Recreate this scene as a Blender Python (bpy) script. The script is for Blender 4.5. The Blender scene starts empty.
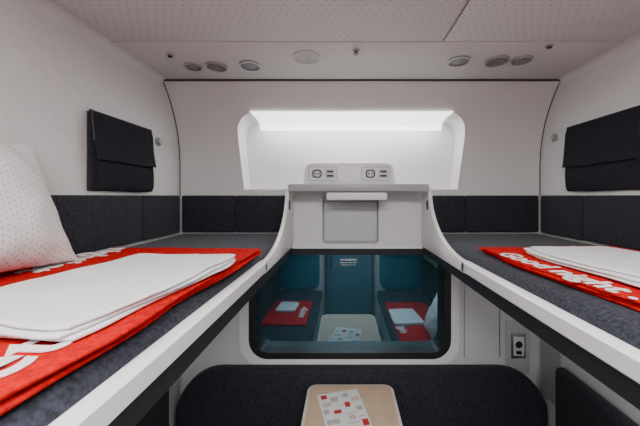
import bpy, bmesh, math, random
from mathutils import Vector, Matrix, noise
random.seed(3)
EYE=1.75
S=bpy.context.scene
COL=S.collection
# ---------------- materials
def newmat(name):
    m=bpy.data.materials.new(name); m.use_nodes=True
    nt=m.node_tree; b=nt.nodes['Principled BSDF']
    return m,nt,b
def N(nt,t,**k):
    n=nt.nodes.new(t)
    for a,v in k.items(): setattr(n,a,v)
    return n
def mat(name,col,rough=.5,metal=0,nscale=0,namt=.1,bump=0,bscale=200,spec=.5,sheen=0,emit=None,es=0):
    m,nt,b=newmat(name)
    b.inputs['Base Color'].default_value=(*col,1); b.inputs['Roughness'].default_value=rough
    b.inputs['Metallic'].default_value=metal; b.inputs['Specular IOR Level'].default_value=spec
    b.inputs['Sheen Weight'].default_value=sheen
    tc=N(nt,'ShaderNodeTexCoord')
    if nscale:
        n=N(nt,'ShaderNodeTexNoise'); n.inputs['Scale'].default_value=nscale; n.inputs['Detail'].default_value=3
        nt.links.new(tc.outputs['Object'],n.inputs['Vector'])
        mr=N(nt,'ShaderNodeMapRange'); mr.inputs[1].default_value=.3; mr.inputs[2].default_value=.7
        mr.inputs[3].default_value=1-namt; mr.inputs[4].default_value=1+namt
        nt.links.new(n.outputs[0],mr.inputs[0])
        mx=N(nt,'ShaderNodeVectorMath',operation='SCALE'); mx.inputs[0].default_value=col
        nt.links.new(mr.outputs[0],mx.inputs['Scale']); nt.links.new(mx.outputs[0],b.inputs['Base Color'])
    if bump:
        n=N(nt,'ShaderNodeTexNoise'); n.inputs['Scale'].default_value=bscale; n.inputs['Detail'].default_value=2
        nt.links.new(tc.outputs['Object'],n.inputs['Vector'])
        bp=N(nt,'ShaderNodeBump'); bp.inputs['Strength'].default_value=bump; bp.inputs['Distance'].default_value=.002
        nt.links.new(n.outputs[0],bp.inputs['Height']); nt.links.new(bp.outputs[0],b.inputs['Normal'])
    if emit:
        b.inputs['Emission Color'].default_value=(*emit,1); b.inputs['Emission Strength'].default_value=es
    return m
def dotmat(name,col,dot,sx,sy,ax,r,rough=.6,stag=False):
    """regular dot pattern on two object axes"""
    m,nt,b=newmat(name); b.inputs['Roughness'].default_value=rough
    tc=N(nt,'ShaderNodeTexCoord'); sp=N(nt,'ShaderNodeSeparateXYZ'); nt.links.new(tc.outputs['Object'],sp.inputs[0])
    def fr(o,s,off=None):
        a=N(nt,'ShaderNodeMath',operation='DIVIDE'); nt.links.new(o,a.inputs[0]); a.inputs[1].default_value=s
        out=a.outputs[0]
        if off is not None:
            c=N(nt,'ShaderNodeMath',operation='ADD'); nt.links.new(out,c.inputs[0]); nt.links.new(off,c.inputs[1]); out=c.outputs[0]
        f=N(nt,'ShaderNodeMath',operation='FLOOR'); nt.links.new(out,f.inputs[0])
        g=N(nt,'ShaderNodeMath',operation='SUBTRACT'); nt.links.new(out,g.inputs[0]); nt.links.new(f.outputs[0],g.inputs[1])
        h=N(nt,'ShaderNodeMath',operation='SUBTRACT'); nt.links.new(g.outputs[0],h.inputs[0]); h.inputs[1].default_value=.5
        k=N(nt,'ShaderNodeMath',operation='MULTIPLY'); nt.links.new(h.outputs[0],k.inputs[0]); k.inputs[1].default_value=s
        return k.outputs[0],f.outputs[0]
    b_,fl=fr(sp.outputs[ax[1]],sy)
    off=None
    if stag:
        q=N(nt,'ShaderNodeMath',operation='MULTIPLY'); nt.links.new(fl,q.inputs[0]); q.inputs[1].default_value=.5; off=q.outputs[0]
    a_,_=fr(sp.outputs[ax[0]],sx,off)
    cb=N(nt,'ShaderNodeCombineXYZ'); nt.links.new(a_,cb.inputs[0]); nt.links.new(b_,cb.inputs[1])
    ln=N(nt,'ShaderNodeVectorMath',operation='LENGTH'); nt.links.new(cb.outputs[0],ln.inputs[0])
    mr=N(nt,'ShaderNodeMapRange'); mr.inputs[1].default_value=r*.8; mr.inputs[2].default_value=r*1.2
    nt.links.new(ln.outputs['Value'],mr.inputs[0])
    mx=N(nt,'ShaderNodeMix',data_type='RGBA'); mx.inputs[6].default_value=(*dot,1); mx.inputs[7].default_value=(*col,1)
    nt.links.new(mr.outputs[0],mx.inputs[0]); nt.links.new(mx.outputs[2],b.inputs['Base Color'])
    return m
M={}
M['wall']=mat('wall_laminate',(.665,.668,.665),.55,nscale=60,namt=.03,bump=.15,bscale=350)
M['wallend']=mat('end_wall_laminate',(.665,.668,.668),.5,nscale=3,namt=.02,bump=.08,bscale=300)
M['white']=mat('white_moulding',(.79,.79,.785),.32,nscale=4,namt=.02)
M['greyp']=mat('grey_moulding',(.50,.51,.52),.4,nscale=5,namt=.03)
M['niche']=mat('niche_moulding',(.56,.57,.575),.4,nscale=5,namt=.02)
M['offw']=mat('socket_white',(.72,.72,.72),.35,nscale=8,namt=.02)
M['ceil']=mat('ceiling_smooth',(.64,.65,.64),.5,nscale=4,namt=.02)
M['perf']=dotmat('ceiling_perforated',(.64,.65,.64),(.14,.13,.13),.027,.021,(0,1),.0019,.6,True)
M['grille']=dotmat('grille_perforated',(.5,.5,.5),(.08,.08,.08),.012,.012,(1,2),.0036,.5,True)
M['black']=mat('black_rubber',(.012,.012,.014),.45,nscale=20,namt=.1)
M['uph']=mat('dark_upholstery',(.019,.020,.029),.88,nscale=150,namt=.65,bump=.9,bscale=240,sheen=.06,spec=.3)
M['matt']=mat('mattress_fabric',(.025,.027,.040),.92,nscale=130,namt=.65,bump=1,bscale=230,sheen=.06,spec=.3)
M['railblk']=mat('dark_rail_profile',(.012,.013,.017),.5,nscale=30,namt=.1)
M['red']=mat('red_fleece',(.50,.0035,.0045),.95,nscale=110,namt=.25,bump=.9,bscale=230,spec=.1)
M['linen']=mat('white_linen',(.72,.72,.735),.85,nscale=30,namt=.02,bump=.25,bscale=300)
M['print']=mat('white_print',(.76,.73,.72),.85,nscale=200,namt=.1)
M['pillow']=dotmat('dotted_linen',(.76,.755,.75),(.22,.23,.31),.0125,.0125,(0,1),.0015,.8,True)
M['pocket']=mat('pocket_fabric',(.028,.030,.044),.9,nscale=170,namt=.5,bump=.8,bscale=260)
M['metal']=mat('brushed_metal',(.55,.55,.56),.3,1,nscale=50,namt=.05)
M['lens']=mat('lamp_lens',(.10,.10,.105),.25,nscale=60,namt=.3)
M['reflector']=mat('lamp_reflector',(.20,.20,.21),.25,.5,nscale=90,namt=.3)
M['shelf']=mat('shelf_grey',(.36,.37,.38),.35,nscale=6,namt=.03)
M['socket']=mat('socket_grey',(.30,.31,.33),.4,nscale=20,namt=.05)
M['wood']=mat('table_beige',(.58,.41,.28),.45,nscale=14,namt=.06)
M['edge']=mat('table_edge',(.66,.60,.53),.4,nscale=10,namt=.03)
M['floor']=mat('floor_vinyl',(.06,.06,.065),.6,nscale=90,namt=.4)
M['paper']=mat('paper',(.74,.74,.74),.6,nscale=10,namt=.02)
M['led']=mat('fill_panel_glow',(.9,.9,.9),.5,nscale=5,namt=.01,emit=(1,.98,.95),es=5)  # glow of the added fill panels
M['ledsoft']=mat('led_diffuser_soft',(.9,.9,.9),.5,nscale=5,namt=.01,emit=(1,.98,.95),es=2.2)
M['door']=mat('door_blue_grey',(.14,.25,.30),.4,nscale=4,namt=.06)
M['headrest']=mat('teal_headrest',(.05,.19,.25),.7,nscale=200,namt=.2,bump=.3)
for n,c in dict(pred=(.50,.02,.02),pblu=(.22,.32,.42),pgrn=(.42,.44,.36),pgry=(.45,.44,.42),ptan=(.66,.50,.38)).items():
    M[n]=mat('print_'+n,c,.6,nscale=150,namt=.35)
m,nt,b=newmat('night_window_glass')
b.inputs['Base Color'].default_value=(.016,.065,.088,1); b.inputs['Roughness'].default_value=.2
g=N(nt,'ShaderNodeBsdfGlossy'); g.inputs['Color'].default_value=(.33,.52,.63,1); g.inputs['Roughness'].default_value=.004
mx=N(nt,'ShaderNodeMixShader')
tc=N(nt,'ShaderNodeTexCoord'); nn=N(nt,'ShaderNodeTexNoise'); nn.inputs['Scale'].default_value=2
nt.links.new(tc.outputs['Object'],nn.inputs['Vector'])
mr=N(nt,'ShaderNodeMapRange'); mr.inputs[3].default_value=.55; mr.inputs[4].default_value=.65
nt.links.new(nn.outputs[0],mr.inputs[0]); nt.links.new(mr.outputs[0],mx.inputs[0])
nt.links.new(b.outputs[0],mx.inputs[1]); nt.links.new(g.outputs[0],mx.inputs[2])
nt.links.new(mx.outputs[0],nt.nodes['Material Output'].inputs[0])
M['glass']=m

# ---------------- geometry helpers
def finish(name,bm,mt,smooth=True):
    bmesh.ops.recalc_face_normals(bm,faces=bm.faces)
    me=bpy.data.meshes.new(name); bm.to_mesh(me); bm.free()
    ob=bpy.data.objects.new(name,me); COL.objects.link(ob)
    me.materials.append(M[mt] if isinstance(mt,str) else mt)
    if smooth:
        for p in me.polygons: p.use_smooth=True
        try: me.set_sharp_from_angle(angle=math.radians(38))
        except Exception: pass
    return ob
def box(name,x0,x1,y0,y1,z0,z1,mt,bev=.003,seg=2):
    bm=bmesh.new(); bmesh.ops.create_cube(bm,size=1)
    for v in bm.verts:
        v.co=Vector(((x0+x1)/2+v.co.x*(x1-x0),(y0+y1)/2+v.co.y*(y1-y0),(z0+z1)/2+v.co.z*(z1-z0)))
    if bev: bmesh.ops.bevel(bm,geom=list(bm.edges),offset=min(bev,.49*min(x1-x0,y1-y0,z1-z0)),segments=seg,profile=.5,affect='EDGES')
    return finish(name,bm,mt)
def P3(p,a,ax):
    return Vector((a,p[0],p[1])) if ax=='x' else Vector((p[0],a,p[1])) if ax=='y' else Vector((p[0],p[1],a))
def prism(name,pts,ax,a0,a1,mt,bev=0,seg=2):
    bm=bmesh.new()
    A=[bm.verts.new(P3(p,a0,ax)) for p in pts]; B=[bm.verts.new(P3(p,a1,ax)) for p in pts]
    n=len(pts); f1=bm.faces.new(A); f2=bm.faces.new(B[::-1])
    for i in range(n): bm.faces.new((A[i],B[i],B[(i+1)%n],A[(i+1)%n]))
    bmesh.ops.recalc_face_normals(bm,faces=bm.faces)
    if bev:
        es=list(f1.edges)+list(f2.edges)
        bmesh.ops.bevel(bm,geom=es,offset=bev,segments=seg,profile=.5,affect='EDGES')
    return finish(name,bm,mt)
def rrect(x0,x1,z0,z1,r,n=8):
    if not isinstance(r,(tuple,list)): r=(r,)*4   # bl,br,tr,tl
    out=[]
    for (cx,cz,a0,rr) in ((x0+r[0],z0+r[0],180,r[0]),(x1-r[1],z0+r[1],270,r[1]),(x1-r[2],z1-r[2],0,r[2]),(x0+r[3],z1-r[3],90,r[3])):
        if rr<=1e-5: out.append((cx,cz)); continue
        for i in range(n+1):
            a=math.radians(a0+90*i/n); out.append((cx+rr*math.cos(a),cz+rr*math.sin(a)))
    return out
def ring(name,o,i,ax,a0,a1,mt,bev=0):
    bm=bmesh.new(); n=len(o)
    R=[[bm.verts.new(P3(p,a,ax)) for p in q] for q,a in ((o,a0),(i,a0),(i,a1),(o,a1))]
    for k in range(4):
        for j in range(n):
            bm.faces.new((R[k][j],R[k][(j+1)%n],R[(k+1)%4][(j+1)%n],R[(k+1)%4][j]))
    return finish(name,bm,mt)
def circ(cx,cz,r,n=24,ry=None):
    ry=ry or r
    return [(cx+r*math.cos(2*math.pi*i/n),cz+ry*math.sin(2*math.pi*i/n)) for i in range(n)]
def tube(name,pts,r,mt,n=8):
    cu=bpy.data.curves.new(name,'CURVE'); cu.dimensions='3D'; cu.bevel_depth=r; cu.bevel_resolution=2; cu.use_fill_caps=True
    sp=cu.splines.new('POLY'); sp.points.add(len(pts)-1)
    for p,q in zip(sp.points,pts): p.co=(*q,1)
    o=bpy.data.objects.new(name+'_c',cu); COL.objects.link(o)
    dg=bpy.context.evaluated_depsgraph_get(); me=bpy.data.meshes.new_from_object(o.evaluated_get(dg)); bpy.data.objects.remove(o)
    me.name=name; ob=bpy.data.objects.new(name,me); COL.objects.link(ob); me.materials.clear(); me.materials.append(M[mt])
    return ob
def text(name,body,size,mw,mt='print',ext=.0006,fat=.018):
    cu=bpy.data.curves.new(name,'FONT'); cu.body=body; cu.size=size; cu.extrude=ext; cu.offset=size*fat
    cu.align_x='CENTER'; cu.align_y='CENTER'
    o=bpy.data.objects.new(name+'_c',cu); COL.objects.link(o)
    dg=bpy.context.evaluated_depsgraph_get(); me=bpy.data.meshes.new_from_object(o.evaluated_get(dg)); bpy.data.objects.remove(o)
    me.transform(mw); me.name=name
    ob=bpy.data.objects.new(name,me); COL.objects.link(ob); me.materials.clear(); me.materials.append(M[mt]); return ob
def boolean(ob,cutters):
    for c in cutters:
        md=ob.modifiers.new('b','BOOLEAN'); md.object=c; md.operation='DIFFERENCE'; md.solver='EXACT'
    dg=bpy.context.evaluated_depsgraph_get(); me=bpy.data.meshes.new_from_object(ob.evaluated_get(dg))
    ob.modifiers.clear(); ob.data=me
    for p in me.polygons: p.use_smooth=True
    try: me.set_sharp_from_angle(angle=math.radians(30))
    except Exception: pass
    for c in cutters: bpy.data.objects.remove(c)
    return ob
def join(name,obs):
    bm=bmesh.new(); mats=[]
    for o in obs:
        off=[]
        for mt in o.data.materials:
            if mt not in mats: mats.append(mt)
            off.append(mats.index(mt))
        s=len(bm.faces); bm.from_mesh(o.data); bm.faces.ensure_lookup_table()
        for f in bm.faces[s:]: f.material_index=off[min(f.material_index,len(off)-1)] if off else 0
        bpy.data.objects.remove(o)
    me=bpy.data.meshes.new(name); bm.to_mesh(me); bm.free()
    for mt in mats: me.materials.append(mt)
    ob=bpy.data.objects.new(name,me); COL.objects.link(ob); return ob
def grp(name,parts):
    e=bpy.data.objects.new(name,None); COL.objects.link(e); e.empty_display_size=.05
    cs=[]
    for p in parts:
        for v in p.bound_box: cs.append(Vector(v))
    c=Vector([ (min(v[i] for v in cs)+max(v[i] for v in cs))/2 for i in range(3)])
    e.location=c
    for p in parts:
        p.parent=e; p.location=-c
    return e
def samples(L,r,n):
    ed=[0,.03*r,.12*r,.3*r,.6*r,r]
    inner=[r+(L-2*r)*i/n for i in range(1,n)]
    return ed+inner+[L-x for x in reversed(ed)]
def slab(name,w,l,t,r,mt,mw,amp=.0,fs=6,edge=.0,n=28,seed=0,floor=True,crease=0,eseed=None):
    """soft cloth layer w x l x t centred in xy, base on z=0; mw places it"""
    es=seed if eseed is None else eseed
    U=samples(w,r,n); V=samples(l,r,n); bm=bmesh.new(); top=[];bot=[]
    for u in U:
        a=[];b=[]
        for v in V:
            d=min(u,w-u,v,l-v); q=min(d/r,1); h=math.sqrt(max(0,1-(1-q)**2))*t/2
            x=u-w/2;y=v-l/2
            nx=noise.noise(Vector((x*fs,y*fs,seed)))
            k=(abs(x)/(w/2)); k2=abs(y)/(l/2)
            ex=edge*noise.noise(Vector((y*5,es+3,0)))*k*(1 if x>0 else -1); ey=edge*noise.noise(Vector((x*5,es+9,0)))*k2*(1 if y>0 else -1)
            cr=.03*max(0,k+k2-1.8)
            ex-=cr*(1 if x>0 else -1); ey-=cr*(1 if y>0 else -1)
            dz=amp*(nx+.5*noise.noise(Vector((x*fs*2.3,y*fs*2.3,seed+5))))
            if floor: dz=max(dz,-amp*.1)+amp*.1
            dzb=dz
            if crease:
                for c_ in (-.17*l,.18*l): dz+=crease*math.exp(-((y-c_+.02*math.sin(x*9))/.006)**2)
                dz+=crease*.8*math.exp(-((x-.02*math.sin(y*7))/.007)**2)
            a.append(bm.verts.new((x+ex,y+ey,t/2+h+dz))); b.append(bm.verts.new((x+ex,y+ey,t/2-h+dzb)))
        top.append(a);bot.append(b)
    for i in range(len(U)-1):
        for j in range(len(V)-1):
            bm.faces.new((top[i][j],top[i+1][j],top[i+1][j+1],top[i][j+1]))
            bm.faces.new((bot[i][j],bot[i][j+1],bot[i+1][j+1],bot[i+1][j]))
    bmesh.ops.remove_doubles(bm,verts=bm.verts,dist=1e-6)
    bmesh.ops.transform(bm,matrix=mw,verts=bm.verts)
    o=finish(name,bm,mt,True)
    for p in o.data.polygons: p.use_smooth=True
    return o
def T(x,y,z,rz=0,rx=0,ry=0):
    return Matrix.Translation((x,y,z))@Matrix.Rotation(math.radians(rz),4,'Z')@Matrix.Rotation(math.radians(ry),4,'Y')@Matrix.Rotation(math.radians(rx),4,'X')

XL,XR=-.877,1.048; YF=1.55; YB=-.60; ZC=.56; ZF=-EYE
def Yw(z): return YF if z<.1 else YF-.15*((z-.1)/.46)**2.6

# ---------------- room shell
box('wall_left',XL-.05,XL,YB-.05,1.9,ZF-.05,ZC+.05,'wall',0)
box('wall_right',XR,XR+.05,YB-.05,1.9,ZF-.05,ZC+.05,'wall',0)
box('wall_back',XL,XR,YB-.05,YB,ZF,ZC,'wall',0)
box('floor',XL,XR,YB,1.9,ZF-.05,ZF,'floor',0)
prof=[(1.88,ZF),(YF,ZF)]+[(Yw(z),z) for z in [.1+.46*i/16 for i in range(17)]]+[(1.88,ZC)]
wall=prism('wall_front',prof,'x',XL,XR,'wallend')
tr=rrect(-.56,.637,.1,.432,(.0,.0,.10,.10))
alc=[(-.535,.035),(.607,.035),(.637,.30)]+[p for p in tr if p[1]>.3321]+[(-.56,.30)]
c1=prism('c1',alc,'y',1.2,1.665,'wallend')
c2=prism('c2',rrect(-.49,.553,-.85,-.29,.085),'y',1.2,1.62,'white')
c3=prism('c3',rrect(-.115,.185,-.255,.02,.02),'y',1.2,1.60,'greyp')
boolean(wall,[c1,c2,c3])
rim=[(x,Yw(z)-.0005,z) for x,z in alc]
tube('trim_9',rim[1:]+[rim[0]],.0030,'wallend')
box('ceiling',XL,XR,YB,1.9,ZC+.012,ZC+.06,'black',0)
smooth_panel=box('smooth_strip',XL+.004,XR-.004,1.058,1.395,ZC,ZC+.0115,'ceil',.004)
p1=box('perforated_panel_1',XL+.004,.357,YB+.002,1.052,ZC,ZC+.0115,'perf',.003)
p2=box('perforated_panel_2',.362,XR-.004,YB+.002,1.052,ZC,ZC+.0115,'perf',.003)
grp('ceiling_panel',[smooth_panel,p1,p2])
zz=[-.0+.55*i/30 for i in range(31)]
tube('trim_1',[(XL+.002,Yw(z)-.001,z) for z in zz],.0022,'black')
tube('trim_2',[(XR-.002,Yw(z)-.001,z) for z in zz],.0022,'black')
box('trim_3',XL+.003,XR-.003,1.390,1.402,ZC-.006,ZC-.001,'black',.001)
for i,(xw,s) in enumerate(((XL,1),(XR,-1))):
    pts=[(xw+s*.001,ZC-.001)]+[(xw+s*(.001+.035*(1-math.sin(a))),ZC-.001-.035*(1-math.cos(a))) for a in [math.pi/2*k/6 for k in range(7)]]
    prism('trim_%d'%(4+i),pts,'y',YB+.01,1.385,'ceil')
cv=[(1.475,.4315),(1.664,.4315),(1.664,.375),(1.658,.392),(1.646,.408),(1.625,.419),(1.595,.425),(1.475,.428)]
led=prism('diffuser',cv,'x',-.480,.557,'ledsoft')
grp('alcove_light',[led])

# ---------------- window
fr=ring('frame',rrect(-.505,.568,-.865,-.280,.10),rrect(-.472,.535,-.832,-.312,.07),'y',1.537,1.60,'black')
of=ring('outer_frame',rrect(-.555,.612,-.905,-.271,.12),rrect(-.506,.569,-.866,-.279,.10),'y',1.538,1.549,'white')
gl=prism('glass',rrect(-.480,.543,-.84,-.30,.07),'y',1.60,1.615,'glass')
tx=text('emergency_text','NOTAUSSTIEG',.014,T(.025,1.5985,-.352,0,90),'print')
tx2=text('emergency_text_2','EMERGENCY EXIT - ISSUE',.008,T(.025,1.5985,-.368,0,90),'print')
tx3=text('emergency_text_3','SORTIE DE SECOURS - USCITA',.006,T(.025,1.5985,-.380,0,90),'print')
grp('window_1',[fr,of,gl,tx,tx2,tx3])

# ---------------- shelf with side cheeks
def cheek(name,x0,x1):
    pts=[(1.0,-.226)]
    for k in range(1,13):
        a=math.pi/2*k/12
        pts.append((1.0+.42*math.sin(a),-.226+.265*(1-math.cos(a))))
    pts+=[(1.546,.045),(1.546,-.267),(1.0,-.267)]
    return prism(name,pts,'x',x0,x1,'white',.003)
sh=prism('shelf_board',[( -.268,1.40),(.408,1.40),(.408,1.546),(-.268,1.546)],'z',.040,.056,'shelf',.004)
lip=prism('shelf_lip',rrect(-.268,.408,.022,.058,.008),'y',1.385,1.400,'shelf',.003)
br=prism('lamp_bar',rrect(-.085,.210,-.020,.018,.010),'y',1.40,1.46,'white',.005,3)
grp('wall_shelf',[sh,lip,br])
pan=prism('trim_6',rrect(-.11,.18,-.245,-.03,.02),'y',1.580,1.596,'niche',.003)
ob=[(-.212,.058),(.267,.058),(.259,.140),(.248,.166),(.222,.176),(-.167,.176),(-.193,.166),(-.204,.140)]
sb=prism('housing',ob,'y',1.50,1.60,'white',.008,3)
parts=[sb]
for cx in (-.110,.165):
    parts.append(ring('plate_edge',rrect(cx-.075,cx+.075,.078,.152,.010),rrect(cx-.072,cx+.072,.081,.149,.009),'y',1.497,1.502,'socket'))
    parts.append(prism('plate',rrect(cx-.072,cx+.072,.081,.149,.009),'y',1.498,1.502,'offw'))
    parts.append(prism('socket_face',rrect(cx-.064,cx+.006,.086,.144,.020),'y',1.494,1.500,'offw',.001))
    parts.append(prism('socket_well',rrect(cx-.054,cx-.004,.093,.137,.018),'y',1.4925,1.496,'black'))
    parts.append(prism('socket_core',rrect(cx-.047,cx-.011,.100,.130,.013),'y',1.4918,1.4935,'greyp'))
    for dx in (-.010,.010): parts.append(prism('contact_%d'%(dx>0),circ(cx-.029+dx,.115,.0045,12),'y',1.4910,1.4925,'black'))
    parts.append(prism('usb_face',rrect(cx+.012,cx+.064,.092,.138,.006),'y',1.495,1.500,'greyp',.001))
    for dz in (-.011,.011): parts.append(prism('usb_port',rrect(cx+.022,cx+.054,.115+dz-.005,.115+dz+.005,.001),'y',1.4935,1.4965,'black'))
grp('power_outlet_box',parts)

# ---------------- upper berths
ZM=-.196
def berth(xw,xe,s):
    a,b=sorted((xw+s*.002,xe-s*.012))
    P=[]
    P.append(box('bed_frame',a,b,YB+.01,1.535,-.300,-.227,'railblk',.002))
    rail=[(xe-s*.045,-.2268),(xe-s*.008,-.2268),(xe,-.233),(xe,-.262),(xe-s*.004,-.266),(xe-s*.045,-.266)]
    P.append(prism('side_rail',rail,'y',YB+.012,1.02,'white'))
    dr=[(xe-s*.03,-.267),(xe-s*.005,-.267),(xe-s*.005,-.303),(xe-s*.012,-.308),(xe-s*.03,-.308)]
    P.append(prism('lower_rail',dr,'y',YB+.012,1.534,'railblk'))
    a,b=sorted((xe-s*.018,xe)); P.append(cheek('side_cheek',a,b))
    x0,x1=sorted((xe+s*.0005,xe+s*.004))
    P.append(prism('latch_hole',circ(1.43,-.045,.012,20,.024),'x',x0,x1,'black'))
    ms=[(xw+s*.024,-.226),(xw+s*.022,-.205),(xw+s*.04,-.197)]
    ms+=[(xe-s*(.085),-.197),(xe-s*.060,-.199),(xe-s*.040,-.204),(xe-s*.028,-.212),(xe-s*.022,-.226)]
    P.append(prism('mattress',ms,'y',YB+.02,1.520,'matt',.004))
    return P
def bands(xw,xe,s,seamx,seamy):
    P=[]
    ys=[YB+.02,.35,seamy,1.520]
    for i in range(3):
        a,b=sorted((xw+s*.001,xw+s*.021))
        P.append(box('side_cushion_%d'%i,a,b,ys[i]+.001,ys[i+1]-.001,-.190,.003,'uph',.008,3))
    xs=[xw+s*.022,seamx,xe-s*.02]
    for i in range(2):
        a,b=sorted((xs[i],xs[i+1]))
        P.append(box('end_cushion_%d'%i,a+.001,b-.001,1.522,1.548,-.190,.003,'uph',.008,3))
    return P
XLe,XRe=-.27,.413
grp('bunk_bed',berth(XL,XLe,1)+bands(XL,XLe,1,-.57,1.235))
grp('bunk_bed',berth(XR,XRe,-1)+bands(XR,XRe,-1,.64,1.25))

# ---------------- bedding
def folded(name,w,l,layers,t,mw,mt,amp,edge,r=None,seed=0,jit=.004,fs=6,crease=0,gap=1.0,grow=0):
    obs=[]
    for i in range(layers):
        j=random.uniform(-jit,jit); g=grow*(layers-1-i)
        obs.append(slab('l',w+j+g,l+random.uniform(-jit,jit)+g,t*gap,r or t*.5,mt,mw@Matrix.Translation((random.uniform(-jit,jit)*.5,random.uniform(-jit,jit)*.5,i*t))@Matrix.Rotation(random.uniform(-jit,jit)*1.2,4,'Z'),amp,fs,edge,seed=seed,eseed=seed+i*.4,crease=crease if i==layers-1 else 0))
    return obs
def blanket(cx,cy,z,w,l,rz,seed,texts,t=.0065):
    base=join('folded_layers',folded('l',w,l,3,t,T(cx,cy,z,rz),'red',.0008,.02,seed=seed,gap=1.0))
    P=[base]
    for i,(b_,sz,x,y,r) in enumerate(texts): P.append(text('lettering_%d'%i,b_,sz,T(x,y,z+t*3+.0018,r),'print'))
    return grp('blanket',P)
blanket(-.562,.27,ZM,.52,1.44,-2.4,1.0,[('nightjet',.110,-.366,.19,88),('nightjet',.105,-.735,.82,-84)])
blanket(.757,.27,ZM,.50,1.50,3.6,5.0,[('Good night . nightjet',.078,.510,.56,-86)])
ZS=ZM+.0220
join('folded_sheet',folded('l',.250,.41,3,.0070,T(-.430,.565,ZS,-5),'linen',.0075,.020,seed=2,jit=.010,fs=5,crease=.0012,gap=.86,grow=.007))
join('folded_sheet',folded('l',.27,.56,3,.0070,T(.690,.590,ZS,3),'linen',.0075,.020,seed=8,jit=.010,fs=5,crease=.0012,gap=.86,grow=.007))
def pillow(w,l,t,mw,seed=0):
    n=44; bm=bmesh.new(); top=[];bot=[]
    for i in range(n+1):
        a=[];b=[]
        for j in range(n+1):
            u=math.sin((i/n-.5)*math.pi); v=math.sin((j/n-.5)*math.pi)
            h=t/2*((1-abs(u)**2.2)**.62)*((1-abs(v)**2.2)**.62)
            pin=1-.10*(1-abs(v)**2)*abs(u) ; pin2=1-.10*(1-abs(u)**2)*abs(v)
            x=u*w/2*pin; y=v*l/2*pin2
            e=1-max(abs(u),abs(v))**3
            d=.016*noise.noise(Vector((x*7,y*7,seed)))*e+.006*noise.noise(Vector((x*20,y*20,seed+4)))*e
            d+=.004*math.sin(y*70+seed)*abs(u)**3*e*2+.004*math.sin(x*80+seed)*abs(v)**3*e*2
            a.append(bm.verts.new((x,y,h+d)));b.append(bm.verts.new((x,y,-h+d)))
        top.append(a);bot.append(b)
    for i in range(n):
        for j in range(n):
            bm.faces.new((top[i][j],top[i+1][j],top[i+1][j+1],top[i][j+1])); bm.faces.new((bot[i][j],bot[i][j+1],bot[i+1][j+1],bot[i+1][j]))
    bmesh.ops.remove_doubles(bm,verts=bm.verts,dist=1e-6)
    o=finish('pillow',bm,'pillow')
    for p in o.data.polygons: p.use_smooth=True
    o.matrix_world=mw; return o
pillow(.33,.52,.17,T(-.762,.520,-.018,2,0,-110),1)

# ---------------- wall pockets and hooks
def organiser(xw,s,y0,y1,zt,zb):
    P=[]
    def sheetp(name,prof,ya,yb,th,mt):
        bm=bmesh.new(); n=20; rows=[]
        for i in range(n+1):
            y=ya+(yb-ya)*i/n; r=[]
            for k,(d,z) in enumerate(prof):
                w_=.006*noise.noise(Vector((y*9,z*9,d*5)))*min(1,d/.02)+.005*math.sin(math.pi*i/n)*min(1,d/.02)
                zz_=z+.004*noise.noise(Vector((y*8,d*30,2)))
                r.append(bm.verts.new((xw+s*(d+w_),y,zz_)))
            rows.append(r)
        for i in range(n):
            for k in range(len(prof)-1): bm.faces.new((rows[i][k],rows[i][k+1],rows[i+1][k+1],rows[i+1][k]))
        bmesh.ops.solidify(bm,geom=bm.faces[:],thickness=th)
        return finish(name,bm,mt)
    a,b=sorted((xw+s*.002,xw+s*.008)); P.append(box('back_panel',a,b,y0,y1,zb,zt,'pocket',.002))
    P.append(sheetp('pocket_bag',[(.010,zb+.150),(.020,zb+.146),(.026,zb+.120),(.028,zb+.07),(.025,zb+.02),(.018,zb+.003),(.010,zb)],y0+.010,y1-.004,.003,'pocket'))
    P.append(sheetp('flap',[(.010,zt),(.016,zt-.004),(.022,zt-.03),(.027,zt-.09),(.034,zb+.135),(.038,zb+.108)],y0,y1,.003,'pocket'))
    P.append(box('top_batten',*sorted((xw+s*.009,xw+s*.017)),y0,y1,zt-.004,zt+.006,'uph',.002))
    P.append(tube('edge_rod',[(xw+s*.030,y0-.002,zt-.10),(xw+s*.022,y0-.002,zt+.004)],.003,'black'))
    return P
grp('wall_pocket_organizer',organiser(XL,1,.985,1.300,.290,.018))
grp('wall_pocket_organizer',organiser(XR,-1,1.0,1.345,.312,.022))
def hook(xw,s,y,z):
    a,b=sorted((xw+s*.001,xw+s*.006)); p=prism('base_disc',circ(y,z,.021),'x',a,b,'socket',.002)
    a,b=sorted((xw+s*.006,xw+s*.018)); q=prism('knob',circ(y,z,.012),'x',a,b,'metal',.003)
    grp('coat_hook',[p,q])
hook(XL,1,1.365,.255); hook(XR,-1,1.44,.290)

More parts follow.
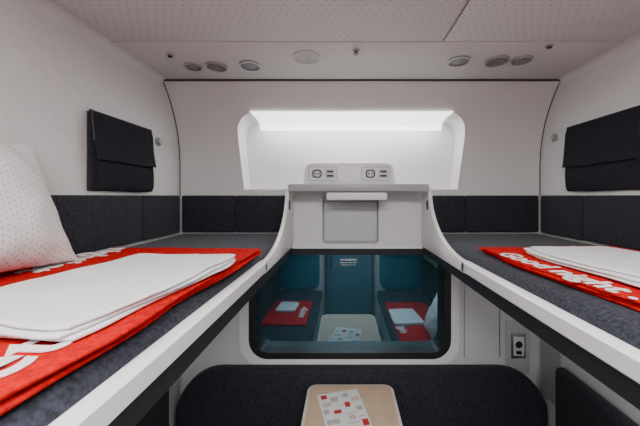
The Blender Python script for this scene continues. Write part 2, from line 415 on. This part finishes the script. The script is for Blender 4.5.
# ---------------- ceiling fittings
def spot(x,y,r,kind='lamp'):
    z=ZC-.001
    if kind=='lamp':
        P=[ring('bezel',circ(x,y,r),circ(x,y,r*.88),'z',z-.007,z,'metal'),prism('lens',circ(x,y,r*.89),'z',z-.004,z-.0005,'lens'),
           prism('inner_reflector',circ(x,y,r*.60),'z',z-.0048,z-.004,'reflector')]
        grp('ceiling_spotlight',P)
    elif kind=='vent':
        P=[ring('rim',circ(x,y,r),circ(x,y,r*.93),'z',z-.004,z,'ceil'),prism('disc',circ(x,y,r*.93),'z',z-.002,z,'greyp')]
        for k in range(1,6): P.append(ring('louvre_%d'%k,circ(x,y,r*.15*k+.001),circ(x,y,r*.15*k-.0005),'z',z-.003,z-.002,'greyp'))
        grp('loudspeaker_grille',P)
    elif kind=='spr':
        P=[prism('plate',circ(x,y,r),'z',z-.004,z,'socket',.001),prism('stem',circ(x,y,r*.4),'z',z-.014,z-.004,'lens',.001),prism('deflector',circ(x,y,r*.7),'z',z-.016,z-.014,'lens')]
        grp('sprinkler_head',P)
    else:
        P=[prism('plate',circ(x,y,r),'z',z-.004,z,'metal',.001),prism('dome',circ(x,y,r*.6),'z',z-.009,z-.004,'black',.002)]
        grp('ceiling_sensor',P)
for x,y,r in ((-.40,1.24,.045),(-.55,1.25,.045),(-.650,1.25,.037),(.473,1.20,.045),(.632,1.20,.048),(.73,1.19,.040)): spot(x,y,r)
spot(-.15,1.17,.056,'vent'); spot(.046,1.112,.014,'spr'); spot(-.69,1.15,.014,'s'); spot(.765,1.08,.014,'s')

# ---------------- upholstered end panel, table
dp=[(-.86,-1.74),(1.042,-1.74),(1.042,-1.13)]+[(.80+.242*math.cos(a),-1.13+.245*math.sin(a)) for a in [math.pi/2*k/10 for k in range(1,11)]]
dp+=[(-.63+.23*math.cos(a),-1.13+.245*math.sin(a)) for a in [math.pi/2+math.pi/2*k/10 for k in range(0,11)]]
prism('upholstered_end_panel',dp,'y',1.475,1.534,'uph',.014,4)
tb=prism('table_core',rrect(-.180,.245,.86,1.470,(.06,.06,.045,.045)),'z',-.975,-.953,'edge',.005,3)
tt=prism('table_inlay',rrect(-.165,.230,.877,1.455,(.045,.045,.032,.032)),'z',-.9535,-.9515,'wood')
lg=prism('table_leg',rrect(-.02,.07,1.30,1.36,.02),'z',ZF+.012,-.975,'metal',.002)
ft=prism('foot_plate',rrect(-.06,.11,1.24,1.42,.03),'z',ZF,ZF+.012,'metal',.003)
grp('folding_table',[tb,tt,lg,ft])
def quad(name,cx,cy,rz,x0,x1,y0,y1,z,mt):
    bm=bmesh.new(); mm=T(cx,cy,z,rz)
    bmesh.ops.create_cube(bm,size=1)
    for v in bm.verts: v.co=mm@Vector(((x0+x1)/2+v.co.x*(x1-x0),(y0+y1)/2+v.co.y*(y1-y0),v.co.z*.0008))
    return finish(name,bm,mt,False)
cx,cy,rz,z0=.005,1.262,13,-.9508
P=[quad('sheet',cx,cy,rz,-.095,.095,-.15,.15,z0,'paper'),quad('fold_half',cx,cy,rz+3,-.095,.0,-.148,.15,z0+.0012,'paper')]
L=[(-.088,-.06,.11,.135,'pred'),(-.048,-.012,.085,.115,'pgry'),(-.086,-.045,.06,.085,'ptan'),(-.088,-.066,.015,.042,'pgry'),(-.045,-.012,.01,.03,'pred'),
   (-.085,-.03,-.045,-.02,'pgry'),(-.088,-.06,-.10,-.07,'ptan'),(-.042,-.012,-.115,-.08,'pred'),(.012,.04,.105,.13,'pgry'),(.05,.085,.07,.095,'ptan'),(.012,.035,.04,.07,'pred'),
   (.058,.086,.01,.035,'pgry'),(.012,.042,-.035,-.010,'ptan'),(.062,.088,-.08,-.045,'pred'),(.012,.04,-.11,-.075,'pblu')]
for k,(x0,x1,y0,y1,c) in enumerate(L): P.append(quad('picture_%d'%k,cx,cy,rz,x0,x1,y0,y1,z0+.0024,c))
for k in range(10):
    y=.128-k*.027; P.append(quad('text_line_%d'%k,cx,cy,rz,.055 if k%2 else .0,.088 if k%2 else .05,y-.020,y-.017,z0+.0022,'pgry'))
grp('leaflet',P)

P=[prism('plate',rrect(.862,.985,-.945,-.665,.01),'y',1.541,1.549,'greyp',.002),
   prism('socket_frame',rrect(.885,.962,-.860,-.730,.006),'y',1.534,1.542,'metal',.002),
   prism('socket_insert',rrect(.895,.952,-.845,-.745,.004),'y',1.531,1.536,'offw',.001),
   prism('socket_well',circ(.9235,-.785,.018),'y',1.529,1.532,'black'),
   prism('switch',rrect(.91,.937,-.835,-.818,.002),'y',1.528,1.532,'black',.001)]
grp('wall_socket',P)
box('trim_7',.828,.832,1.544,1.549,-.86,-.30,'socket',0)
box('trim_8',.640,.643,1.544,1.549,-.86,-.30,'socket',0)
P=[prism('frame',rrect(1.385,1.535,-1.04,-.68,.01),'x',XR-.006,XR-.001,'greyp',.001),prism('mesh_panel',rrect(1.392,1.528,-1.03,-.69,.006),'x',XR-.009,XR-.006,'grille',.0)]
grp('ventilation_grille',P)

# ---------------- lower bench seats
def bench(xw,xe,s):
    P=[]
    a,b=sorted((xw+s*.002,xe-s*.04)); P.append(box('base',a,b,YB+.04,1.465,ZF,-1.32,'greyp',.005))
    a,b=sorted((xw+s*.002,xe)); P.append(box('seat_cushion',a,b,YB+.04,1.468,-1.32,-1.22,'uph',.025,4))
    ys=[YB+.04,.42,1.375]
    for i in range(2):
        a,b=sorted((xw+s*.001,xw+s*.06)); P.append(box('backrest_%d'%i,a,b,ys[i]+.002,ys[i+1]-.002,-1.215,-.80,'uph',.025,4))
    a,b=sorted((xw+s*.01,xe-s*.04))
    P.append(prism('head_panel',rrect(a,b,-1.215,-.55,.12),'y',YB+.004,YB+.04,'headrest',.01,3))
    return P
grp('bench_seat',bench(XL,XLe-.01,1)); grp('bench_seat',bench(XR,XRe+.01,-1))
zb=-1.2195
blanket(-.57,.18,zb,.42,.62,1,11,[('nightjet',.09,-.43,.20,90)])
blanket(.70,.42,zb,.46,1.0,-1,12,[('nightjet',.11,.53,.5,-90)])
join('folded_sheet',folded('l',.20,.24,3,.008,T(-.60,.10,zb+.0225,2),'linen',.002,.012,seed=20,jit=.012))
join('folded_sheet',folded('l',.26,.36,3,.008,T(.60,.35,zb+.0225,-4),'linen',.002,.012,seed=21,jit=.012))
pillow(.34,.42,.14,T(.790,.76,-1.035,0,0,-68+180),6)

# ---------------- door in the back wall
P=[box('leaf',-.215,.36,YB+.002,YB+.022,ZF+.02,.30,'door',.006),
   box('leaf_pane',-.10,.25,YB+.022,YB+.026,-.75,.10,'glass',.002),
   tube('pull_handle',[(-.17,YB+.022,-.95),(-.17,YB+.06,-.93),(-.17,YB+.06,-.60),(-.17,YB+.022,-.58)],.010,'metal'),
   ring('frame',rrect(-.250,.392,ZF+.001,.34,.02),rrect(-.22,.365,ZF+.01,.305,.02),'y',YB+.001,YB+.03,'metal')]
grp('door_1',P)

# ---------------- alcove lamp light and added fill panels
def area(name,loc,rot,sx,sy,p,col=(1,.99,.97)):
    l=bpy.data.lights.new(name,'AREA'); l.shape='RECTANGLE'; l.size=sx; l.size_y=sy; l.energy=p; l.color=col
    o=bpy.data.objects.new(name,l); COL.objects.link(o); o.location=loc; o.rotation_euler=[math.radians(r) for r in rot]; return o
cf=[prism('housing',rrect(-.40,.56,-.42,.10,.04),'z',ZC-.012,ZC-.001,'metal',.003),prism('diffuser',rrect(-.38,.54,-.40,.08,.03),'z',ZC-.016,ZC-.012,'led')]  # unseen panel behind the camera, added for even overall light
grp('ceiling_fill_panel',cf)
area('ceiling_fill_light',(.08,-.16,ZC-.02),(0,0,0),.9,.46,25)  # added fill from behind the camera
area('alcove_light_source',(.04,1.58,.416),(-6,0,0),.98,.07,3.4,(1,.985,.96))
for i,(x,s) in enumerate(((-.62,1),(.80,-1))):  # panels added under the upper berths to light the lower bunks
    grp('berth_fill_panel',[prism('housing',rrect(x-.10,x+.10,.35,.75,.02),'z',-.312,-.301,'metal',.002),prism('diffuser',rrect(x-.09,x+.09,.36,.74,.02),'z',-.315,-.312,'led')])
    area('berth_fill_light',(x,.55,-.318),(0,0,0),.16,.36,2.6)

w=bpy.data.worlds.new('World'); S.world=w; w.use_nodes=True
w.node_tree.nodes['Background'].inputs[0].default_value=(.01,.03,.04,1); w.node_tree.nodes['Background'].inputs[1].default_value=.5

cam=bpy.data.cameras.new('camera'); co=bpy.data.objects.new('camera',cam); COL.objects.link(co); S.camera=co
cam.sensor_width=36; cam.lens=290/640*36; cam.clip_start=.02
cam.shift_x=-24/640; cam.shift_y=-17/640
co.rotation_euler=(math.radians(90),0,0)
for o in list(COL.objects):
    if o.type=='MESH' and o.parent is None and not o.name.startswith('pillow'):
        v=[Vector(b) for b in o.bound_box]; c=(v[0]+v[6])/2
        o.data.transform(Matrix.Translation(-c)); o.location=c
for o in COL.objects:
    if o.parent is None: o.location.z+=EYE
